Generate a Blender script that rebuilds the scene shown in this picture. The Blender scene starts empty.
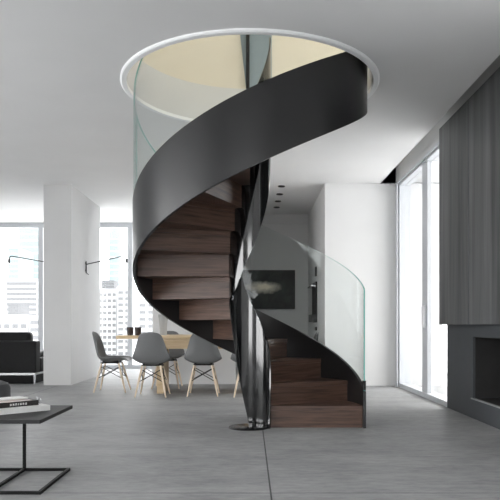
import bpy, bmesh, math, random
from mathutils import Vector, Matrix
random.seed(7)
SC = bpy.context.scene
C = SC.collection
PI = math.pi
F, HY, CX, EYE = 641.0, 324.5, 249.5, 0.92
CEIL = 3.04

# ------------------------------------------------------------------ materials
def lin(r, g, b):
    f = lambda c: (c/255/12.92) if c/255 <= .04045 else ((c/255+.055)/1.055)**2.4
    return (f(r), f(g), f(b), 1)
def mat(name):
    m = bpy.data.materials.new(name); m.use_nodes = True
    nt = m.node_tree
    return m, nt, nt.nodes['Principled BSDF'], nt.nodes['Material Output']
def N(nt, t, **kw):
    n = nt.nodes.new(t)
    for k, v in kw.items():
        if k in n.inputs: n.inputs[k].default_value = v
        else: setattr(n, k, v)
    return n
def simple(name, col, rough=.5, metal=0., spec=.5, noise=.06, scale=40., bump=0., ior=1.5):
    """plain surface with a light procedural mottling"""
    m, nt, b, o = mat(name)
    b.inputs['Roughness'].default_value = rough; b.inputs['Metallic'].default_value = metal
    b.inputs['Specular IOR Level'].default_value = spec; b.inputs['IOR'].default_value = ior
    tc = N(nt, 'ShaderNodeTexCoord'); n = N(nt, 'ShaderNodeTexNoise', Scale=scale, Detail=3.)
    nt.links.new(tc.outputs['Object'], n.inputs['Vector'])
    r = N(nt, 'ShaderNodeValToRGB')
    r.color_ramp.elements[0].position = .3; r.color_ramp.elements[1].position = .7
    r.color_ramp.elements[0].color = tuple(c*(1-noise) for c in col[:3])+(1,)
    r.color_ramp.elements[1].color = tuple(min(1, c*(1+noise)) for c in col[:3])+(1,)
    nt.links.new(n.outputs['Fac'], r.inputs['Fac']); nt.links.new(r.outputs['Color'], b.inputs['Base Color'])
    if bump:
        bp = N(nt, 'ShaderNodeBump', Strength=bump, Distance=.01)
        nt.links.new(n.outputs['Fac'], bp.inputs['Height']); nt.links.new(bp.outputs['Normal'], b.inputs['Normal'])
    return m
def grain(name, dark, light, scale=(1, 1, 1), rough=.45, bump=.05, lo=.3, hi=.72, spec=.4, coord='Object'):
    """streaky wood: noise stretched by scale"""
    m, nt, b, o = mat(name)
    b.inputs['Roughness'].default_value = rough; b.inputs['Specular IOR Level'].default_value = spec
    tc = N(nt, 'ShaderNodeTexCoord'); mp = N(nt, 'ShaderNodeMapping'); mp.inputs['Scale'].default_value = scale
    nt.links.new(tc.outputs[coord], mp.inputs['Vector'])
    n = N(nt, 'ShaderNodeTexNoise', Scale=1., Detail=6., Roughness=.62, Distortion=.35)
    nt.links.new(mp.outputs['Vector'], n.inputs['Vector'])
    r = N(nt, 'ShaderNodeValToRGB'); r.color_ramp.elements[0].position = lo; r.color_ramp.elements[1].position = hi
    r.color_ramp.elements[0].color = dark; r.color_ramp.elements[1].color = light
    nt.links.new(n.outputs['Fac'], r.inputs['Fac']); nt.links.new(r.outputs['Color'], b.inputs['Base Color'])
    bp = N(nt, 'ShaderNodeBump', Strength=bump, Distance=.004)
    nt.links.new(n.outputs['Fac'], bp.inputs['Height']); nt.links.new(bp.outputs['Normal'], b.inputs['Normal'])
    return m
def thin_glass(name, tint, ior=1.45):
    m, nt, b, o = mat(name); nt.nodes.remove(b)
    t = N(nt, 'ShaderNodeBsdfTransparent', Color=tint); g = N(nt, 'ShaderNodeBsdfGlossy', Roughness=.0)
    fr = N(nt, 'ShaderNodeFresnel', IOR=ior); mx = N(nt, 'ShaderNodeMixShader')
    # same reflectance on both faces of a pane
    ge = N(nt, 'ShaderNodeNewGeometry'); inv = N(nt, 'ShaderNodeMath', operation='DIVIDE'); inv.inputs[0].default_value = 1.
    ml = N(nt, 'ShaderNodeMix', data_type='FLOAT'); ml.inputs['A'].default_value = ior; ml.inputs['B'].default_value = 1/ior
    nt.links.new(ge.outputs['Backfacing'], ml.inputs['Factor'])
    nt.links.new(ml.outputs['Result'], fr.inputs['IOR'])
    nt.links.new(fr.outputs['Fac'], mx.inputs['Fac']); nt.links.new(t.outputs[0], mx.inputs[1]); nt.links.new(g.outputs[0], mx.inputs[2])
    nt.links.new(mx.outputs[0], o.inputs['Surface'])
    return m
def floor_mat():
    m, nt, b, o = mat('concrete_floor')
    L = nt.links.new
    tc = N(nt, 'ShaderNodeTexCoord')
    mp = N(nt, 'ShaderNodeMapping'); mp.inputs['Scale'].default_value = (1.0, 2.2, 1)
    L(tc.outputs['Object'], mp.inputs['Vector'])
    n1 = N(nt, 'ShaderNodeTexNoise', Scale=1.2, Detail=9., Roughness=.66, Distortion=.25); L(mp.outputs[0], n1.inputs['Vector'])
    mp2 = N(nt, 'ShaderNodeMapping'); mp2.inputs['Scale'].default_value = (3, 9, 1)
    L(tc.outputs['Object'], mp2.inputs['Vector'])
    n2 = N(nt, 'ShaderNodeTexNoise', Scale=2.6, Detail=10., Roughness=.78, Distortion=.15); L(mp2.outputs[0], n2.inputs['Vector'])
    ad = N(nt, 'ShaderNodeMath', operation='ADD'); L(n1.outputs['Fac'], ad.inputs[0]); L(n2.outputs['Fac'], ad.inputs[1])
    r = N(nt, 'ShaderNodeValToRGB'); e = r.color_ramp.elements
    e[0].position = .34; e[1].position = .66
    ha = N(nt, 'ShaderNodeMath', operation='MULTIPLY'); ha.inputs[1].default_value = .5; L(ad.outputs[0], ha.inputs[0]); L(ha.outputs[0], r.inputs['Fac'])
    e[0].color = lin(*FLOOR_D); e[1].color = lin(*FLOOR_L)
    # slab joints
    sx = N(nt, 'ShaderNodeSeparateXYZ'); L(tc.outputs['Object'], sx.inputs[0])
    def joint(sock, off, pitch, w):
        a = N(nt, 'ShaderNodeMath', operation='ADD'); a.inputs[1].default_value = -off + pitch*50 + pitch/2; L(sock, a.inputs[0])
        mo = N(nt, 'ShaderNodeMath', operation='MODULO'); mo.inputs[1].default_value = pitch; L(a.outputs[0], mo.inputs[0])
        s = N(nt, 'ShaderNodeMath', operation='SUBTRACT'); s.inputs[1].default_value = pitch/2; L(mo.outputs[0], s.inputs[0])
        ab = N(nt, 'ShaderNodeMath', operation='ABSOLUTE'); L(s.outputs[0], ab.inputs[0])
        lt = N(nt, 'ShaderNodeMath', operation='LESS_THAN'); lt.inputs[1].default_value = w; L(ab.outputs[0], lt.inputs[0])
        return lt.outputs[0]
    jx = joint(sx.outputs['X'], .116, 3.0, .0045); jy = joint(sx.outputs['Y'], 3.5, 3.0, .004)
    mxj = N(nt, 'ShaderNodeMath', operation='MAXIMUM'); L(jx, mxj.inputs[0]); L(jy, mxj.inputs[1])
    sc = N(nt, 'ShaderNodeMath', operation='MULTIPLY'); sc.inputs[1].default_value = .75; L(mxj.outputs[0], sc.inputs[0])
    mc = N(nt, 'ShaderNodeMix', data_type='RGBA'); mc.inputs['B'].default_value = lin(34, 34, 34)
    L(sc.outputs[0], mc.inputs['Factor']); L(r.outputs['Color'], mc.inputs['A']); L(mc.outputs['Result'], b.inputs['Base Color'])
    rr = N(nt, 'ShaderNodeMapRange'); rr.inputs['From Min'].default_value = .35; rr.inputs['From Max'].default_value = .65
    rr.inputs['To Min'].default_value = .45; rr.inputs['To Max'].default_value = .6
    L(n1.outputs['Fac'], rr.inputs['Value']); L(rr.outputs[0], b.inputs['Roughness'])
    b.inputs['Specular IOR Level'].default_value = .03
    bp = N(nt, 'ShaderNodeBump', Strength=.06, Distance=.01); L(ha.outputs[0], bp.inputs['Height']); L(bp.outputs[0], b.inputs['Normal'])
    return m
def painting_mat():
    """dark stormy canvas with one pale torn streak"""
    m, nt, b, o = mat('painted_canvas'); L = nt.links.new
    tc = N(nt, 'ShaderNodeTexCoord')
    n = N(nt, 'ShaderNodeTexNoise', Scale=5., Detail=6., Distortion=.8); L(tc.outputs['Object'], n.inputs['Vector'])
    r = N(nt, 'ShaderNodeValToRGB'); r.color_ramp.elements[0].position = .35; r.color_ramp.elements[1].position = .75
    r.color_ramp.elements[0].color = lin(18, 24, 25); r.color_ramp.elements[1].color = lin(48, 56, 52); L(n.outputs['Fac'], r.inputs['Fac'])
    mp = N(nt, 'ShaderNodeMapping'); mp.inputs['Location'].default_value = (.13, 0, -.36); mp.inputs['Rotation'].default_value = (0, .16, 0)
    mp.inputs['Scale'].default_value = (2.6, 1, 8.)
    L(tc.outputs['Object'], mp.inputs['Vector'])
    ds = N(nt, 'ShaderNodeVectorMath', operation='LENGTH')
    n3 = N(nt, 'ShaderNodeTexNoise', Scale=4.5, Detail=8., Roughness=.7); L(tc.outputs['Object'], n3.inputs['Vector'])
    mv = N(nt, 'ShaderNodeVectorMath', operation='MULTIPLY_ADD'); mv.inputs[1].default_value = (.9, 0, 1.5)
    sb = N(nt, 'ShaderNodeVectorMath', operation='SUBTRACT'); sb.inputs[1].default_value = (.5, .5, .5); L(n3.outputs['Color'], sb.inputs[0])
    L(sb.outputs[0], mv.inputs[0]); L(mp.outputs[0], mv.inputs[2]); L(mv.outputs[0], ds.inputs[0])
    mr = N(nt, 'ShaderNodeMapRange'); mr.inputs['From Min'].default_value = 1.0; mr.inputs['From Max'].default_value = .25
    L(ds.outputs['Value'], mr.inputs['Value'])
    mx = N(nt, 'ShaderNodeMix', data_type='RGBA'); mx.inputs['B'].default_value = lin(255, 246, 225)
    L(mr.outputs[0], mx.inputs['Factor']); L(r.outputs['Color'], mx.inputs['A']); L(mx.outputs['Result'], b.inputs['Base Color'])
    b.inputs['Roughness'].default_value = .5
    return m

FLOOR_D, FLOOR_L = (132, 133, 134), (184, 184, 184)
M = {}
M['white'] = simple('white_plaster', lin(214, 214, 214), .85, spec=.15, noise=.012, scale=3)
M['ceil'] = simple('ceiling_plaster', lin(232, 232, 232), .9, spec=.1, noise=.012, scale=2)
M['cream'] = simple('cream_plaster', lin(226, 220, 207), .9, spec=.1, noise=.02, scale=2)
M['floor'] = floor_mat()
M['frame'] = simple('pale_window_frame', lin(196, 199, 203), .4, noise=.02)
M['trimwhite'] = simple('white_ring_paint', lin(245, 246, 247), .5, noise=.01)
M['black'] = simple('black_steel', lin(30, 30, 32), .22, metal=0., spec=.55, noise=.03, scale=15)
M['stringer'] = simple('black_lacquered_steel', lin(26, 26, 27), .34, metal=.0, spec=.6, noise=.02, scale=6, ior=1.5)
M['polished'] = simple('polished_black_steel', lin(8, 8, 9), .1, metal=.0, spec=.7, noise=.02, scale=6, ior=1.7)
M['walnut'] = grain('dark_walnut', lin(46, 30, 23), lin(112, 86, 73), (2.6, 2.6, 55), .42, .05)
M['oak'] = grain('pale_oak', lin(200, 172, 134), lin(232, 210, 175), (3, 22, 22), .5, .04)
M['dowel'] = grain('beech_dowel', lin(222, 200, 174), lin(240, 224, 202), (30, 30, 6), .5, .02)
M['shell'] = simple('grey_plastic', lin(112, 113, 114), .5, noise=.02, scale=60)
M['wire'] = simple('black_wire', lin(20, 20, 21), .35, noise=.05)
M['blackmatt'] = simple('matt_black_bar', lin(17, 17, 18), .6, noise=.05, spec=.2)
M['fabric_dark'] = simple('charcoal_leather', lin(24, 24, 25), .6, noise=.12, scale=25, bump=.15, spec=.25)
M['fabric_grey'] = simple('grey_felt', lin(70, 71, 74), .9, noise=.12, scale=140, bump=.3)
M['slate'] = simple('dark_stained_top', lin(46, 46, 47), .55, spec=.25, noise=.15, scale=20)
M['clad'] = grain('grey_stained_boards', lin(56, 58, 59), lin(116, 117, 118), (6, 6, .35), .5, .06, .3, .78)
M['surround'] = simple('graphite_plaster', lin(70, 73, 77), .7, noise=.05, scale=5)
M['firebox'] = simple('sooty_steel', lin(36, 35, 35), .6, noise=.15, scale=9)
M['ledge'] = simple('grey_stone_ledge', lin(150, 151, 152), .4, noise=.05)
M['chrome'] = simple('brushed_steel', lin(190, 190, 192), .25, metal=1., noise=.03)
M['porcelain'] = simple('white_glaze', lin(164, 164, 163), .4, noise=.01)
M['smoke'] = simple('smoked_glass', lin(58, 48, 44), .12, noise=.1, spec=.7)
M['paper'] = simple('white_paper', lin(225, 225, 223), .7, noise=.02)
M['bookblack'] = simple('black_book_cloth', lin(28, 23, 22), .5, noise=.1)
M['bookprint'] = grain('brown_printed_cover', lin(70, 46, 38), lin(190, 160, 145), (5, 40, 5), .35, 0, .4, .7)
M['ink'] = simple('white_ink', lin(240, 240, 238), .6, noise=.01)
M['canvas'] = painting_mat()
M['glass'] = thin_glass('stair_glass', (.955, .973, .968, 1), 1.29)
M['pane'] = thin_glass('window_pane', (.985, .985, .985, 1), 1.3)
M['edge'] = simple('green_glass_edge', lin(120, 190, 180), .15, noise=.03, spec=.6)
M['bluegrey'] = simple('blue_grey_glazing', lin(128, 143, 153), .4, noise=.03, spec=.6)
M['bwhite'] = simple('toned_white_render', lin(150, 151, 152), .8, noise=.02, scale=.2)  # white render set darker to keep tone under the bright exposure
M['bgrey'] = simple('grey_concrete', lin(92, 93, 95), .8, noise=.06, scale=.2)
M['bglass'] = simple('pale_curtain_glass', lin(100, 113, 115), .5, noise=.04, scale=.1)
M['bdark'] = simple('dark_grey_glazing', lin(66, 68, 70), .4, noise=.1, scale=.4)  # even dark grey for the plant room bands
M['ground'] = simple('lightened_city_ground', lin(204, 204, 203), .9, noise=.1, scale=.05)  # city ground lightened to bounce more light up to the ceilings
M['damper'] = grain('dark_bounce_damper', lin(52, 50, 48), lin(84, 80, 76), (2, 30, 2), .7, .05)  # dark colour of the added slab that damps ceiling bounce
M['terrace'] = simple('pale_terrace_paving', lin(232, 232, 232), .8, noise=.03, scale=2)

# ------------------------------------------------------------------ mesh helpers
def bm_new(): return bmesh.new()
def box(bm, x0, x1, y0, y1, z0, z1):
    vs = [bm.verts.new((x, y, z)) for z in (z0, z1) for y in (y0, y1) for x in (x0, x1)]
    for f in ((0, 2, 3, 1), (4, 5, 7, 6), (0, 1, 5, 4), (2, 6, 7, 3), (0, 4, 6, 2), (1, 3, 7, 5)):
        bm.faces.new([vs[i] for i in f])
    return vs
def tube(bm, p0, p1, r0, r1=None, n=12):
    p0, p1 = Vector(p0), Vector(p1); r1 = r0 if r1 is None else r1
    d = (p1-p0).normalized(); a = Vector((0, 0, 1)) if abs(d.z) < .95 else Vector((1, 0, 0))
    u = d.cross(a).normalized(); v = d.cross(u).normalized()
    A = [bm.verts.new(p0+(u*math.cos(2*PI*i/n)+v*math.sin(2*PI*i/n))*r0) for i in range(n)]
    B = [bm.verts.new(p1+(u*math.cos(2*PI*i/n)+v*math.sin(2*PI*i/n))*r1) for i in range(n)]
    for i in range(n): bm.faces.new((A[i], A[(i+1) % n], B[(i+1) % n], B[i]))
    bm.faces.new(A[::-1]); bm.faces.new(B)
def lathe(bm, prof, n=32, cx=0, cy=0, close=False):
    rings = []
    for r, z in prof:
        if r < 1e-6: rings.append([bm.verts.new((cx, cy, z))])
        else: rings.append([bm.verts.new((cx+r*math.cos(2*PI*i/n), cy+r*math.sin(2*PI*i/n), z)) for i in range(n)])
    pairs = list(zip(rings, rings[1:])) + ([(rings[-1], rings[0])] if close else [])
    for A, B in pairs:
        for i in range(n):
            j = (i+1) % n
            if len(A) == 1 and len(B) == 1: continue
            if len(A) == 1: bm.faces.new((A[0], B[i], B[j]))
            elif len(B) == 1: bm.faces.new((A[i], A[j], B[0]))
            else: bm.faces.new((A[i], A[j], B[j], B[i]))
def obj(name, bm, m, parent=None, smooth=False, bevel=0., mats=None):
    bmesh.ops.recalc_face_normals(bm, faces=bm.faces)
    me = bpy.data.meshes.new(name); bm.to_mesh(me); bm.free()
    for mm in (mats or [m]): me.materials.append(mm)
    o = bpy.data.objects.new(name, me); C.objects.link(o)
    if parent is not None: o.parent = parent
    if smooth:
        for p in me.polygons: p.use_smooth = True
        if smooth != 'all': me.set_sharp_from_angle(angle=math.radians(35))
    if bevel:
        b = o.modifiers.new('bevel', 'BEVEL'); b.width = bevel; b.segments = 3; b.limit_method = 'ANGLE'
    return o
def bx(name, dims, m, parent=None, bevel=0.):
    bm = bm_new(); box(bm, *dims); return obj(name, bm, m, parent, bevel=bevel)
def struct(o): o['kind'] = 'structure'; return o
def tag(o, label, cat, group=None):
    o['label'] = label; o['category'] = cat
    if group: o['group'] = group
    return o
def thing(name, label, cat, loc=(0, 0, 0), rz=0, group=None):
    o = bpy.data.objects.new(name, None); C.objects.link(o); o.empty_display_size = .1
    o.location = loc; o.rotation_euler = (0, 0, rz); return tag(o, label, cat, group)
def dup(root, loc, rz, label, group=None):
    r = root.copy(); C.objects.link(r); r.location = loc; r.rotation_euler = (0, 0, rz); r['label'] = label
    if group: r['group'] = group
    for ch in list(root.children):
        c = ch.copy(); C.objects.link(c); c.parent = r
        for g in list(ch.children):
            d = g.copy(); C.objects.link(d); d.parent = c
    return r

# ------------------------------------------------------------------ stair dimensions
SX, SY = 0.004, 5.72
RISE, STEP = .193, math.radians(22.5)
R_OUT, R_IN = 1.03, .18
HOLE = 1.085
def zn(t): return RISE*(t/STEP+1)

# ------------------------------------------------------------------ the setting
XL, XR, YF, YB = -6.3, 2.6, -4.0, 13.4
struct(bx('floor', (XL-.3, XR+.3, YF-.3, YB+.2, -.25, 0), M['floor']))
bm = bm_new()
EDGE = 1.964
outer = [bm.verts.new((x, y, CEIL)) for x, y in ((XL-.3, YF-.3), (EDGE, YF-.3), (EDGE, 9.63), (XR+.3, 9.63), (XR+.3, YB+.2), (XL-.3, YB+.2))]
inner = [bm.verts.new((SX+HOLE*math.cos(2*PI*i/128), SY+HOLE*math.sin(2*PI*i/128), CEIL)) for i in range(128)]
es = [bm.edges.new((l[i], l[(i+1) % len(l)])) for l in (outer, inner) for i in range(len(l))]
bmesh.ops.triangle_fill(bm, edges=es, use_beauty=True)
g = bmesh.ops.extrude_face_region(bm, geom=bm.faces[:])
bmesh.ops.translate(bm, verts=[v for v in g['geom'] if isinstance(v, bmesh.types.BMVert)], vec=(0, 0, .24))
struct(obj('ceiling', bm, M['ceil']))
# white ring round the opening, and the lining of the opening
bm = bm_new()
lathe(bm, [(HOLE-.002, CEIL-.022), (HOLE+.038, CEIL-.022), (HOLE+.05, CEIL-.012), (HOLE+.05, CEIL+.01), (HOLE-.002, CEIL+.01)], 128, SX, SY, True)
struct(obj('trim_1', bm, M['trimwhite'], smooth=True))
bm = bm_new()
lathe(bm, [(HOLE-.004, CEIL+.01), (HOLE+.05, CEIL+.01), (HOLE+.05, 3.42), (HOLE-.004, 3.42)], 128, SX, SY, True)
struct(obj('trim_2', bm, M['white'], smooth=True))
# pocket over the right window and panelling
struct(bx('ceiling_pocket', (EDGE, XR+.3, YF-.3, 9.63, 3.282, 3.4), M['ceil']))
struct(bx('pillar', (-3.12, -2.70, 9.71, 11.58, 0, CEIL), M['white']))
struct(bx('wall_dining', (-1.50, -.22, 9.9, YB+.1, 0, CEIL), M['white']))
struct(bx('wall_hall_back', (-.22, 1.134, 12.4, 12.6, 0, CEIL), M['white']))
struct(bx('trim_3', (-.22, 1.134, 12.33, 12.4, 2.874, CEIL), M['white']))
struct(bx('wall_hall_right', (1.134, XR+.3, 9.63, 12.8, 0, 3.4), M['white']))
struct(bx('wall_front_left', (XL-.3, -2.3, YF-.3, YF, 0, CEIL), M['white']))
struct(bx('wall_front', (1.5, 2.25, YF-.3, YF, 0, CEIL), M['white']))
struct(bx('wall_right', (2.25, XR+.3, YF-.3, 3.98, 0, 3.28), M['white']))
struct(bx('wall_left', (XL-.3, XL, YF-.3, -2.6, 0, CEIL), M['white']))
struct(bx('wall_back', (XL-.3, -6.0, YB-.1, YB+.2, 0, CEIL), M['white']))

def window(name, axis, at, a0, a1, z0, z1, posts, fw=.1, depth=.1, sill=.08, head=.1, fw0=None):
    """glazed wall in the plane axis=at: frame as the window itself, panes as children"""
    bm = bm_new()
    def b(u0, u1, w0, w1):
        if axis == 'y': box(bm, u0, u1, at-depth/2, at+depth/2, w0, w1)
        else: box(bm, at-depth/2, at+depth/2, u0, u1, w0, w1)
    b(a0, a1, z1-head, z1); b(a0, a1, z0, z0+sill)
    ps = [a0+fw/2]+list(posts)+[a1-fw/2]
    if fw0: ps[0] = a0+fw0-fw/2
    for p in ps: b(max(a0, p-fw/2), p+fw/2, z0+sill, z1-head)
    w = struct(obj(name, bm, M['frame']))
    for p, q in zip(ps, ps[1:]):
        bm = bm_new(); u0, u1 = p+fw/2, q-fw/2
        if axis == 'y': box(bm, u0, u1, at-.006, at+.006, z0+sill, z1-head)
        else: box(bm, at-.006, at+.006, u0, u1, z0+sill, z1-head)
        obj('pane', bm, M['pane'], w)
    return w
window('window_1', 'y', YB, -6.0, -1.5, 0, CEIL, (-4.35, -2.49))
window('window_2', 'x', XL, -2.6, 5.6, 0, CEIL, (1.5,))
window('window_5', 'y', YF, -2.3, 1.5, 0, CEIL, ())
struct(bx('wall_left_dining', (XL-.3, XL, 5.6, YB-.1, 0, CEIL), M['white']))
# sliding window on the right: fixed outer frame, two leaves
w3 = window('window_3', 'x', 2.28, 7.12, 9.6, 0, 3.05, (), fw=.2, depth=.16, sill=.06, head=.09, fw0=.02)
bm = bm_new(); box(bm, 2.22, 2.27, 8.0, 8.24,   .06, 2.96); obj('window_leaf_stile', bm, M['frame'], w3)
bm = bm_new(); box(bm, 2.19, 2.22, 8.06, 8.17, .88, 1.16); obj('window_handle', bm, M['trimwhite'], w3, bevel=.008)
bm = bm_new(); box(bm, 2.17, 2.19, 7.12, 9.55, 2.99, 3.02); box(bm, 2.165, 2.185, 9.42, 9.46, 0, 2.99); obj('window_track', bm, M['frame'], w3)
struct(bx('wall_right_lintel', (2.2, XR+.3, 7.105, 9.63, 3.05, 3.28), M['white']))
struct(bx('terrace', (2.62, 9.0, -4, 12, -.3, -.04), M['terrace']))
struct(bx('unseen_bounce_damper', (-8, 6, -14, YF-.32, -.3, -.04), M['damper']))  # added out of view, dark to cut light bounced onto the ceiling
struct(bx('unseen_bounce_left', (-14, XL-.32, -4, 8, -.3, -.04), M['terrace']))  # added out of view, pale to bounce light onto the left ceiling
struct(bx('wall_terrace', (9.0, 9.2, -4, 12, -.3, .75), M['bwhite']))

# upper storey seen through the opening
struct(bx('wall_upper_back', (-6, 5, 9.0, 9.2, 3.28, 6.2), M['cream']))
struct(bx('wall_upper_left', (-6.2, -6, 0, 9.2, 3.28, 6.2), M['cream']))
struct(bx('wall_upper_right', (5, 5.2, 0, 9.2, 3.28, 6.2), M['cream']))
struct(bx('ceiling_upper', (-6.2, 5.2, 0, 9.2, 6.2, 6.3), M['cream']))
bm = bm_new(); box(bm, -.05, .31, 8.96, 8.998, 3.28, 5.6)
v = [bm.verts.new(p) for p in ((-.2, 8.97, 5.6), (-.05, 8.97, 5.6), (-.05, 8.97, 4.25), (-.2, 8.998, 5.6), (-.05, 8.998, 5.6), (-.05, 8.998, 4.25))]
for f in ((0, 1, 2), (3, 5, 4), (0, 3, 4, 1), (1, 4, 5, 2), (2, 5, 3, 0)): bm.faces.new([v[i] for i in f])
struct(bx('wall_upper_front', (-6, 5, 0, .2, 3.28, 6.2), M['cream']))
w4 = struct(obj('window_4', bm, M['bluegrey']))
bx('window_mullion', (-.05, .0, 8.9, 8.958, 3.28, 5.6), M['blackmatt'], w4)
# ------------------------------------------------------------------ spiral staircase
stair = thing('spiral_staircase', 'black steel spiral staircase with dark walnut steps rising through the round ceiling opening', 'staircase', (SX, SY, 0))
def wedge(bm, r0, r1, t0, t1, z0, z1, n=8):
    P = [(r0, t0+(t1-t0)*i/n) for i in range(n+1)] + [(r1, t1-(t1-t0)*i/n) for i in range(n+1)]
    lo = [bm.verts.new((r*math.cos(t), r*math.sin(t), z0)) for r, t in P]
    hi = [bm.verts.new((r*math.cos(t), r*math.sin(t), z1)) for r, t in P]
    k = len(P)
    for i in range(k): bm.faces.new((lo[i], lo[(i+1) % k], hi[(i+1) % k], hi[i]))
    # top and bottom as quads between the two arcs
    for i in range(n):
        a, b, c, d = i, i+1, k-2-i, k-1-i
        bm.faces.new((hi[a], hi[b], hi[c], hi[d])); bm.faces.new((lo[a], lo[d], lo[c], lo[b]))
for k in range(1, 17):
    bm = bm_new()
    t0, t1 = (k-1)*STEP, k*STEP
    wedge(bm, R_IN+.008, R_OUT-.026, t0, t1, (k-1)*RISE if k > 1 else 0.0, k*RISE-.04)
    s = obj('step', bm, M['walnut'], stair)
    # the grain runs along each step: give it its own frame
    a = (t0+t1)/2
    bm = bm_new(); wedge(bm, R_IN+.008, R_OUT-.026, t0-.006, t1, k*RISE-.038, k*RISE)
    obj('tread', bm, M['walnut'], s)
def ribbon(R, th, t0, t1, zlo, zhi, n, mats=None, name='', m=None, zmin=0., edge_mat=0):
    bm = bm_new(); rows = []
    for i in range(n+1):
        t = t0+(t1-t0)*i/n; lo, hi = max(zmin, zlo(t)), zhi(t); hi = max(hi, lo+.004)
        c, s = math.cos(t), math.sin(t)
        rows.append([bm.verts.new(((R+d)*c, (R+d)*s, z)) for d, z in ((-th/2, lo), (th/2, lo), (th/2, hi), (-th/2, hi))])
    for A, B in zip(rows, rows[1:]):
        for j in range(4):
            f = bm.faces.new((A[j], A[(j+1) % 4], B[(j+1) % 4], B[j]))
            if j in (0, 2): f.material_index = edge_mat
    for f in (bm.faces.new(rows[0]), bm.faces.new(rows[-1][::-1])): f.material_index = edge_mat
    return obj(name, bm, m, stair, smooth=True, mats=mats)
D = math.radians
ribbon(R_OUT-.012, .026, D(-2), D(360), lambda t: zn(t)-.435, lambda t: zn(t)+.145, 240, name='outer_stringer', m=M['stringer'])
def interp(tab):
    tab = [(D(a), z) for a, z in tab]
    def f(t):
        if t <= tab[0][0]: return tab[0][1]
        for i in range(len(tab)-1):
            (a, p), (b, q) = tab[i], tab[i+1]
            if t <= b:
                u = (t-a)/(b-a)
                # Catmull-Rom style smooth slopes
                m0 = (q-tab[i-1][1])/(b-tab[i-1][0]) if i > 0 else (q-p)/(b-a)
                m1 = (tab[i+2][1]-p)/(tab[i+2][0]-a) if i+2 < len(tab) else (q-p)/(b-a)
                h = b-a
                return (2*u**3-3*u*u+1)*p+(u**3-2*u*u+u)*h*m0+(-2*u**3+3*u*u)*q+(u**3-u*u)*h*m1
        return tab[-1][1]
    return f
in_lo = interp([(-25, 0), (92, 0), (97, .06), (115, .32), (139, .706), (160, .98), (180, 1.11), (226, 1.22), (250, 1.39), (286, 1.65), (335, 2.10), (350, 2.38), (372, 2.75)])
in_hi = interp([(-25, .02), (-18, .12), (-8, .34), (5, .594), (46, .86), (75, 1.044), (105, 1.26), (140, 1.64), (180, 2.25), (215, 2.58), (260, 2.8), (360, 3.47), (372, 3.5)])
ribbon(R_IN, .012, D(-22), D(368), in_lo, in_hi, 300, name='inner_stringer', m=M['polished'])
for a, b in ((-1, 88.5), (89, 178.5), (179, 268.5), (269, 345)):
    ribbon(R_OUT-.012, .012, D(a), D(b), lambda t: zn(t)+.1, lambda t: zn(t)+1.05+.008*t, 60, name='glass_panel', m=M['glass'], mats=[M['glass'], M['edge']], edge_mat=1)
bm = bm_new(); box(bm, R_OUT-.024, R_OUT, -.03, .02, .335, .42); obj('glass_clamp', bm, M['black'], stair)
bm = bm_new(); lathe(bm, [(0, 0), (.18, 0), (.18, .006), (.174, .01), (0, .01)], 64); o = obj('base_plate', bm, M['black'], stair, smooth=True); o.location = (-.01, -.0, 0)

# ------------------------------------------------------------------ dining furniture
def chair_proto():
    t = thing('dining_chair', '', 'chair', group='grey shell dining chairs')
    prof = [(.235, .425, .42), (.20, .440, .45), (.12, .432, .475), (.02, .415, .485), (-.08, .405, .49), (-.15, .43, .49),
            (-.19, .50, .468), (-.215, .58, .42), (-.235, .66, .372), (-.252, .73, .332), (-.265, .785, .292), (-.272, .826, .235)]
    bm = bm_new(); rows = []
    nu = 10
    for i, (y, z, w) in enumerate(prof):
        f = i/(len(prof)-1); row = []
        back = max(0, min(1, (f-.4)/.25))
        for j in range(nu+1):
            u = -1+2*j/nu; e = abs(u)**2.6
            lift = (.075*(1-back)*min(1, .3+f*2.2))*e
            fwd = .06*back*e*(1-.5*max(0, f-.75)/.25)
            drop = .022*e*max(0, (f-.86)/.14)
            row.append(bm.verts.new((u*w/2, y+fwd, z+lift-drop)))
        rows.append(row)
    for A, B in zip(rows, rows[1:]):
        for j in range(nu): bm.faces.new((A[j], A[j+1], B[j+1], B[j]))
    s = obj('shell', bm, M['shell'], t, smooth='all')
    sd = s.modifiers.new('thickness', 'SOLIDIFY'); sd.thickness = .012; sd.offset = 0
    sb = s.modifiers.new('smooth', 'SUBSURF'); sb.levels = 1; sb.render_levels = 2
    tops = {}
    for sx in (-1, 1):
        for sy in (-1, 1):
            a, b = Vector((sx*.115, sy*.115-.01, .395)), Vector((sx*.195, sy*.215, 0))
            bm = bm_new(); m1 = a.lerp(b, .5)
            tube(bm, a, m1, .0125, .015); tube(bm, m1, b, .015, .0095)
            obj('leg', bm, M['dowel'], t, smooth=True); tops[sx, sy] = (a, b)
    bm = bm_new(); P = lambda k, f: tops[k][0].lerp(tops[k][1], f)
    for p, q in (((-1, -1), (1, -1)), ((-1, 1), (1, 1)), ((-1, -1), (-1, 1)), ((1, -1), (1, 1))):
        tube(bm, P(p, .12), P(q, .52), .0055, n=6); tube(bm, P(p, .52), P(q, .12), .0055, n=6)
    obj('wire_brace', bm, M['wire'], t)
    bm = bm_new(); a = [(-.12, -.125), (.12, -.125), (.12, .105), (-.12, .105)]
    for i in range(4): tube(bm, (*a[i], .40), (*a[(i+1) % 4], .40), .008, n=8)
    for x, y in a: tube(bm, (x, y, .385), (x*.8, y*.8, .423), .012, n=8)
    obj('mount', bm, M['wire'], t)
    return t
ch = chair_proto(); ch.location = (-1.25, 8.29, 0); ch['label'] = 'grey shell chair seen from behind under the table end with two dark tumblers'
dup(ch, (-1.885, 8.83, 0), -PI/2, 'grey shell chair in profile at the left end of the oak table')
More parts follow.
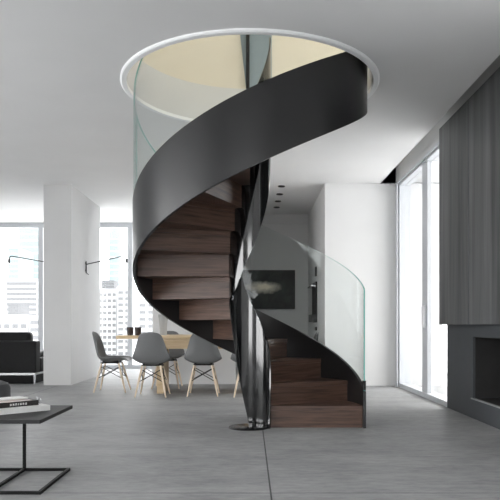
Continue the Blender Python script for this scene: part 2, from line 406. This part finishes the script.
dup(ch, (-.60, 8.39, 0), 0, 'grey shell chair seen from behind, partly covered by the black stringer of the stair')
dup(ch, (.0, 8.29, 0), 0, 'grey shell chair almost wholly hidden behind the foot of the stair')
dup(ch, (-1.20, 9.36, 0), PI, 'grey shell chair on the far side of the oak table, facing the room')
dup(ch, (.90, 10.7, 0), PI/2, 'grey shell chair in the hall beside the wall with the dark unit')

dt = thing('dining_table', 'pale oak dining table with a thick top on board legs', 'table', (-.62, 8.85, 0))
bx('tabletop', (-1.13, 1.13, -.45, .45, .73, .775), M['oak'], dt, bevel=.004)
bx('apron', (-.62, .62, -.42, -.37, .60, .73), M['oak'], dt)
bx('apron', (-.62, .62, .37, .42, .60, .73), M['oak'], dt)
for s in (-1, 1): bx('leg', (s*.57-.045, s*.57+.045, -.31, .24, 0, .73), M['oak'], dt)
def tumbler(x, y, label):
    bm = bm_new(); lathe(bm, [(0, 0), (.038, 0), (.046, .11), (.042, .11), (.035, .012), (0, .012)], 24)
    o = tag(obj('tumbler', bm, M['smoke'], None, smooth=True), label, 'tumbler', 'dark tumblers on the dining table'); o.location = (x, y, .775)
tumbler(-1.585, 8.52, 'dark smoked tumbler on the oak table, farther from the vase')
tumbler(-1.485, 8.54, 'dark smoked tumbler on the oak table, nearer to the vase')
bm = bm_new(); lathe(bm, [(0, 0), (.045, 0), (.05, .03), (.052, .12), (.06, .2), (.072, .28), (.068, .28), (.055, .2), (.046, .03), (0, .02)], 32)
o = tag(obj('vase', bm, M['porcelain'], None, smooth=True), 'tall white flared vase on the oak dining table', 'vase'); o.location = (-1.17, 8.7, .775)

# ------------------------------------------------------------------ lounge
ct = thing('coffee_table', 'low black coffee table with thin square-bar frame, carrying books', 'table', (-1.13, 3.465, 0))
bx('tabletop', (-1.2, 0, 0, .63, .383, .404), M['slate'], ct, bevel=.002)
bm = bm_new(); b = .017
def bar(x0, x1, y0, y1, z0, z1): box(bm, x0, x1, y0, y1, z0, z1)
bar(-1.2, 0, 0, b, 0, b); bar(-1.2, 0, .56, .56+b, 0, b); bar(-b, 0, b, .56, 0, b); bar(-1.2, -1.2+b, b, .56, 0, b)
bar(-.295, -.295+b, b, .56, 0, b); bar(-.91, -.91+b, b, .56, 0, b)
obj('base_frame', bm, M['blackmatt'], ct)
for x in (-.295, -.91):
    bm = bm_new(); box(bm, x, x+b, .56, .56+b, b, .383); obj('post', bm, M['blackmatt'], ct)
def book(name, w, d, h, cover, pages, loc, rz, label, group=None, spine_text=False, top=None):
    t = thing(name, label, 'book', loc, rz, group)
    bm = bm_new(); box(bm, -w, 0, 0, d, 0, .003); box(bm, -w, 0, 0, d, h-.003, h); box(bm, -w, 0, 0, .003, .003, h-.003)
    obj('cover', bm, cover, t)
    bx('pages', (-w+.004, -.004, .0035, d-.004, .003, h-.003), pages, t)
    if top: bx('jacket_print', (-w+.002, -.03, .01, d-.006, h, h+.001), top, t)
    if spine_text:
        bm = bm_new(); x = -.178
        for k, lw in enumerate((.009, .009, .010, .003, .009, .009, .009)):
            # unreadably small white capitals: a stem and two strokes each
            box(bm, x, x+.003, -.0012, .0004, .009, .021)
            if lw > .004:
                box(bm, x+lw-.003, x+lw, -.0012, .0004, .009, .021)
                box(bm, x+.003, x+lw-.003, -.0012, .0004, (.009, .0135, .018)[k % 3], (.012, .0165, .021)[k % 3])
            x += lw+.0075
        obj('spine_lettering', bm, M['ink'], t)
    return t
TZ = .404
book('book', .32, .24, .03, M['paper'], M['paper'], (-1.20, 3.86, TZ), D(43), 'thick white book at the bottom of the stack on the coffee table')
book('book', .30, .22, .03, M['bookblack'], M['paper'], (-1.275, 3.875, TZ+.0301), D(45), 'dark book with white spine letters lying on the white book', None, True, M['bookprint'])
book('magazine', .22, .11, .008, M['paper'], M['paper'], (-1.36, 3.932, TZ+.0615), D(47), 'white folded magazine on top of the dark book')
t = thing('eyeglasses', 'small metal-rimmed eyeglasses lying on the white book beside the dark book', 'eyeglasses', (-1.30, 3.945, TZ+.0302), D(133))
bm = bm_new()
for s in (-1, 1):
    for i in range(16):
        a, b2 = 2*PI*i/16, 2*PI*(i+1)/16
        tube(bm, (s*.022+.019*math.cos(a), 0, .0185+.0165*math.sin(a)), (s*.022+.019*math.cos(b2), 0, .0185+.0165*math.sin(b2)), .002, n=6)
obj('rim', bm, M['chrome'], t)
for s in (-1, 1):
    bm = bm_new(); tube(bm, (s*.041, 0, .02), (-s*.03, .008+.006*s, .004), .002, n=6); obj('temple', bm, M['chrome'], t)

ot = thing('ottoman', 'round grey felt ottoman at the frame edge behind the coffee table', 'ottoman', (-2.71, 6.1, 0))
bm = bm_new(); lathe(bm, [(0, .03), (.36, .03), (.39, .05), (.41, .12), (.41, .30), (.39, .35), (.34, .37), (0, .375)], 48); obj('cushion', bm, M['fabric_grey'], ot, smooth=True)
bm = bm_new(); lathe(bm, [(0, 0), (.33, 0), (.33, .03), (0, .03)], 48); obj('plinth_or_shade', bm, M['wire'], ot, smooth=True)
so = thing('sofa', 'low black leather sofa seen from behind in front of the big window', 'sofa', (-4.4, 9.9, 0))
bx('backrest', (-1.2, 1.1, 0, .22, .17, .665), M['fabric_dark'], so, bevel=.025)
bx('plinth_or_shade', (-1.12, 1.04, .04, .85, 0, .13), M['blackmatt'], so)  # black box standing in for the dark floor shadow under the sofa
bx('seat', (-1.2, 1.1, .221, .95, .17, .40), M['fabric_dark'], so, bevel=.03)
bx('seat_cushion', (-1.15, 1.05, .24, .94, .401, .49), M['fabric_dark'], so, bevel=.035)
for x0, x1 in ((-1.1, -.1), (-.09, .93)): bx('back_cushion', (x0, x1, .222, .42, .49, .80), M['fabric_dark'], so, bevel=.05)
bx('frame_rail', (-1.15, 1.075, .03, .9, .135, .169), M['chrome'], so)
for x in (-1.14, 1.06):
    for y in (.06, .8):
        bm = bm_new(); box(bm, x-.012, x+.012, y, y+.03, 0, .135); obj('leg', bm, M['chrome'], so)

# wall lamps on the two sides of the pillar
def wall_lamp(x, y, z, s, label, ln=.6):
    t = thing('wall_lamp', label, 'wall lamp', (x, y, z), 0, 'swing-arm lamps on the pillar')
    bm = bm_new(); tube(bm, (s*.012, 0, -.13), (s*.012, 0, .06), .010); tube(bm, (0, 0, -.09), (s*.02, 0, -.09), .016); tube(bm, (0, 0, .03), (s*.02, 0, .03), .016)
    obj('mounting_rod', bm, M['wire'], t, smooth=True)
    bm = bm_new(); tube(bm, (s*.012, 0, .01), (s*ln, 0, .14), .008, n=8); tube(bm, (s*ln, 0, .14), (s*(ln+.05), 0, .145), .008, n=8); tube(bm, (s*(ln+.05), 0, .145), (s*(ln+.075), 0, .11), .008, n=8)
    obj('arm', bm, M['wire'], t, smooth=True)
    bm = bm_new(); lathe(bm, [(0, .11), (.012, .11), (.018, .085), (.02, .045), (.012, .03), (0, .028)], 16, s*(ln+.078), 0); obj('lamp_head', bm, M['wire'], t, smooth=True)
    bm = bm_new(); tube(bm, (s*.012, 0, -.13), (s*.06, -.02, -.16), .005, n=8); obj('lever', bm, M['wire'], t)
wall_lamp(-2.70, 10.55, 1.90, 1, 'thin black swing-arm lamp on the pillar side facing the staircase')
wall_lamp(-3.12, 10.55, 1.90, -1, 'thin black swing-arm lamp reaching over the sofa from the pillar', .76)

# ------------------------------------------------------------------ hall
t = thing('painting', 'dark stormy landscape canvas with a pale streak on the hall wall', 'painting', (.35, 12.4, 1.595))
bx('canvas', (-.53, .53, -.034, -.03, -.375, .375), M['canvas'], t)
bx('stretcher_frame', (-.53, .53, -.03, 0, -.375, .375), M['bookblack'], t)
t = thing('wall_unit', 'tall narrow dark unit with a shelf on the hall side wall', 'wall unit', (1.134, 11.05, .96))
bx('panel', (-.025, 0, -.33, .33, .0, .68), M['slate'], t)
bx('shelf', (-.10, -.025, -.3, .36, .60, .625), M['chrome'], t)
bx('holder', (-.085, -.025, -.33, .34, .0, .13), M['wire'], t)
for z, lab in ((1.74, 'small black wall plate above the dark unit in the hall'), (.82, 'small black wall plate below the dark unit in the hall')):
    h = .155 if z > 1 else .06
    tag(bx('wall_plate', (1.114, 1.134, 10.78, 10.95, z, z+h), M['wire'], bevel=.003), lab, 'wall plate', 'black plates on the hall wall')
for i, Y in enumerate((9.81, 10.41, 11.0, 11.57)):
    bm = bm_new(); lathe(bm, [(.045, CEIL-.012), (.055, CEIL-.012), (.055, CEIL-.0005), (.045, CEIL-.0005)], 24, .49, Y, True)
    d = obj('downlight', bm, M['wire'], smooth=True)
    tag(d, ('black recessed ceiling spot nearest the stair in the row of four', 'black recessed ceiling spot, second of four counted from the stair',
            'black recessed ceiling spot, third of four counted from the stair', 'black recessed ceiling spot farthest from the stair, nearest the painting')[i], 'ceiling spot', 'recessed spots in the hall ceiling')
    bm = bm_new(); lathe(bm, [(0, CEIL-.004), (.0445, CEIL-.004), (.0445, CEIL-.0008), (0, CEIL-.0008)], 24, .49, Y); obj('lens', bm, M['firebox'], d)

# ------------------------------------------------------------------ fireplace
fp = thing('fireplace', 'dark grey built-in fireplace under tall grey stained wood panels', 'fireplace', (2.19, 4.0, 0))
bm = bm_new(); Y0, Y1, Z0, Z1 = .4, 2.28, .2, .80
box(bm, 0, .5, 0, 3.1, 0, Z0-.012); box(bm, 0, .5, 0, 3.1, Z1, 1.0); box(bm, 0, .5, 0, Y0, Z0-.012, Z1); box(bm, 0, .5, Y1, 3.1, Z0-.012, Z1)
obj('surround', bm, M['surround'], fp)
bm = bm_new(); box(bm, .45, .5, Y0, Y1, Z0, Z1); box(bm, .02, .45, Y1-.006, Y1, Z0, Z1); box(bm, .02, .45, Y0, Y0+.006, Z0, Z1); box(bm, .02, .45, Y0+.006, Y1-.006, Z1-.006, Z1); box(bm, .02, .45, Y0+.006, Y1-.006, Z0-.006, Z0)
obj('firebox', bm, M['firebox'], fp)
bx('ledge', (-.012, .02, Y0-.03, Y1+.03, Z0-.012, Z0), M['ledge'], fp)
for y0, y1 in ((2.153, 3.1), (1.2, 2.147), (.25, 1.194)):
    bx('cladding_panel', (-.09, .0, y0, y1, .92, 3.085), M['clad'], fp, bevel=.003)
bx('panel_backing', (-.0, .05, .25, 3.1, 1.0, 3.08), M['surround'], fp)
struct(bx('wall_right_strip', (2.19, XR, 3.98, 7.1, 3.09, 3.28), M['white']))

# ------------------------------------------------------------------ the city outside
def px(x, Y): return (x-CX)*Y/F
def pz(y, Y): return EYE+(HY-y)*Y/F
GZ = -90.
def building(name, label, Y, x0, x1, ytop, depth, body, band, pitch_px, band_px, inset=.0, cols=0, base=GZ, rows=40):
    X0, X1, zt = px(x0, Y), px(x1, Y), pz(ytop, Y); s = Y/F
    t = thing(name, label, 'building', ((X0+X1)/2, Y, base)); w = (X1-X0)/2
    bx('facade', (-w, w, 0, depth, 0, zt-base), body, t)
    z = zt-base-pitch_px*s; n = 0; proto = None
    while z > max(pz(372, Y)-base, 0) and n < rows:
        cw = 2*w/max(cols, 1)
        for c in range(max(cols, 1)):
            u0, u1 = (-w+cw*(c+.14), -w+cw*(c+.86)) if cols else (-w+inset*s, w-inset*s)
            if proto is None: proto = o = bx('window' if cols else 'window_band', (-(u1-u0)/2, (u1-u0)/2, -.02*s, .2, 0, band_px*s), band, t)
            else: o = proto.copy(); C.objects.link(o); o.parent = t
            o.location = ((u0+u1)/2, 0, z)
        z -= pitch_px*s; n += 1
    bx('parapet', (-w-.3*s, w+.3*s, -.3*s, depth, zt-base, zt-base+1.2*s), body, t)
    return t
building('glass_tower', 'tall pale green glass tower seen over the sofa', 420, 18.5, 41, 215, 30, M['bglass'], M['bwhite'], 6.5, 1.0)
building('office_block', 'slim pale glass block left of the tall green tower', 360, 8.5, 18.2, 249, 25, M['bglass'], M['bwhite'], 5, .8)
building('office_block', 'white office block with long grey window bands above the sofa', 260, 5.5, 37.5, 280, 25, M['bwhite'], M['bgrey'], 5.2, 3.2, 1.)
building('plant_room', 'small grey concrete block between white roofs above the sofa', 200, 8, 18.5, 305, 10, M['bgrey'], M['bwhite'], 60, 1)
building('low_building', 'low white building with a row of grey windows just above the sofa back', 150, -14, 27.5, 316, 15, M['bwhite'], M['bgrey'], 12.5, 4.5, cols=5)
building('low_building', 'grey and white striped building beside the pillar above the sofa', 140, 29.5, 50, 317, 15, M['bwhite'], M['bgrey'], 7.5, 4.2, .5)
t = thing('glass_tower', 'round-topped pale glass tower behind the balcony block', 'building', (px(115, 420), 420, GZ))
bm = bm_new(); zt = pz(228, 420)-GZ; r = 6*420/F*1.0
lathe(bm, [(0, 0), (r, 0), (r, zt-6), (r*.92, zt-2), (r*.6, zt+3), (0, zt+5)], 24); obj('facade', bm, M['bglass'], t, smooth=True)
bm = bm_new()
for k in range(10): lathe(bm, [(r, zt-8-k*4), (r+.15, zt-8-k*4), (r+.15, zt-7.3-k*4), (r, zt-7.3-k*4)], 24, close=True)
obj('floor_band', bm, M['bwhite'], t)
building('plant_room', 'grey slatted plant room on the roof of the balcony block', 322, 101.5, 114, 281.5, 10, M['bgrey'], M['bdark'], 3, 1.2, base=pz(290, 315)+1.2*315/F+.01)
building('apartment_block', 'white apartment block with many grey balcony rows, farther from the stair', 315, 93, 116.5, 290, 30, M['bwhite'], M['bgrey'], 6.1, 2.9, cols=5)
building('apartment_block', 'white apartment wing with grey balcony rows beside the window post', 300, 117.2, 131, 288, 30, M['bwhite'], M['bgrey'], 6.1, 3.1, cols=2)
building('apartment_block', 'white lattice-fronted block seen over the table beside the vase', 250, 138, 182, 300, 30, M['bwhite'], M['bgrey'], 7., 3.4, cols=5)
struct(bx('ground', (-900, 900, 20, 1200, GZ-1, GZ), M['ground']))

# ------------------------------------------------------------------ light
W = bpy.data.worlds.new('overcast_sky'); SC.world = W; W.use_nodes = True
nt = W.node_tree; bg = nt.nodes['Background']
tc = N(nt, 'ShaderNodeTexCoord'); sp = N(nt, 'ShaderNodeSeparateXYZ'); nt.links.new(tc.outputs['Generated'], sp.inputs[0])
mr = N(nt, 'ShaderNodeMapRange'); mr.inputs['From Min'].default_value = -.35; mr.inputs['From Max'].default_value = .1; nt.links.new(sp.outputs['Z'], mr.inputs['Value'])
rp = N(nt, 'ShaderNodeValToRGB'); rp.color_ramp.elements[0].color = (.85, .85, .85, 1); rp.color_ramp.elements[1].color = (.98, .992, 1, 1)
nt.links.new(mr.outputs[0], rp.inputs['Fac']); nt.links.new(rp.outputs['Color'], bg.inputs['Color'])
bg.inputs['Strength'].default_value = 3.0
def area(name, loc, rot, sx, sy, energy=0, portal=False, col=(1, 1, 1)):
    l = bpy.data.lights.new(name, 'AREA'); l.shape = 'RECTANGLE'; l.size = sx; l.size_y = sy; l.energy = energy; l.color = col
    if portal: l.cycles.is_portal = True
    o = bpy.data.objects.new(name, l); C.objects.link(o); o.location = loc; o.rotation_euler = rot; return o
area('sky_portal', (-3.75, YB+.2, 1.5), (-PI/2, 0, 0), 4.6, 3.0, portal=True)
area('sky_portal', (XL-.35, 1.5, 1.5), (0, -PI/2, 0), 3.0, 8.2, portal=True)
area('sky_portal', (-.4, YF-.35, 1.5), (PI/2, 0, 0), 3.8, 3.0, portal=True)
area('sky_portal', (2.45, 8.36, 1.5), (0, PI/2, 0), 3.0, 2.5, portal=True)
# added area light that brightens the upper storey
area('upper_added_fill', (0, .6, 5.0), (PI/2, 0, 0), 8, 2.2, 66, col=(1, .99, .97))

cam = bpy.data.cameras.new('camera'); co = bpy.data.objects.new('camera', cam); C.objects.link(co)
co.location = (0, 0, EYE); co.rotation_euler = (PI/2, 0, 0)
cam.sensor_width = 36; cam.lens = F/500*36; cam.shift_y = (HY-250)/500; cam.shift_x = .001; cam.clip_end = 3000
SC.camera = co
SC.view_settings.view_transform = 'Standard'; SC.view_settings.look = 'None'; SC.view_settings.gamma = 1
SC.view_settings.exposure = 1.3
SC.cycles.max_bounces = 12; SC.cycles.diffuse_bounces = 6; SC.cycles.transparent_max_bounces = 24; SC.cycles.use_denoising = True
SC.cycles.sample_clamp_indirect = 8
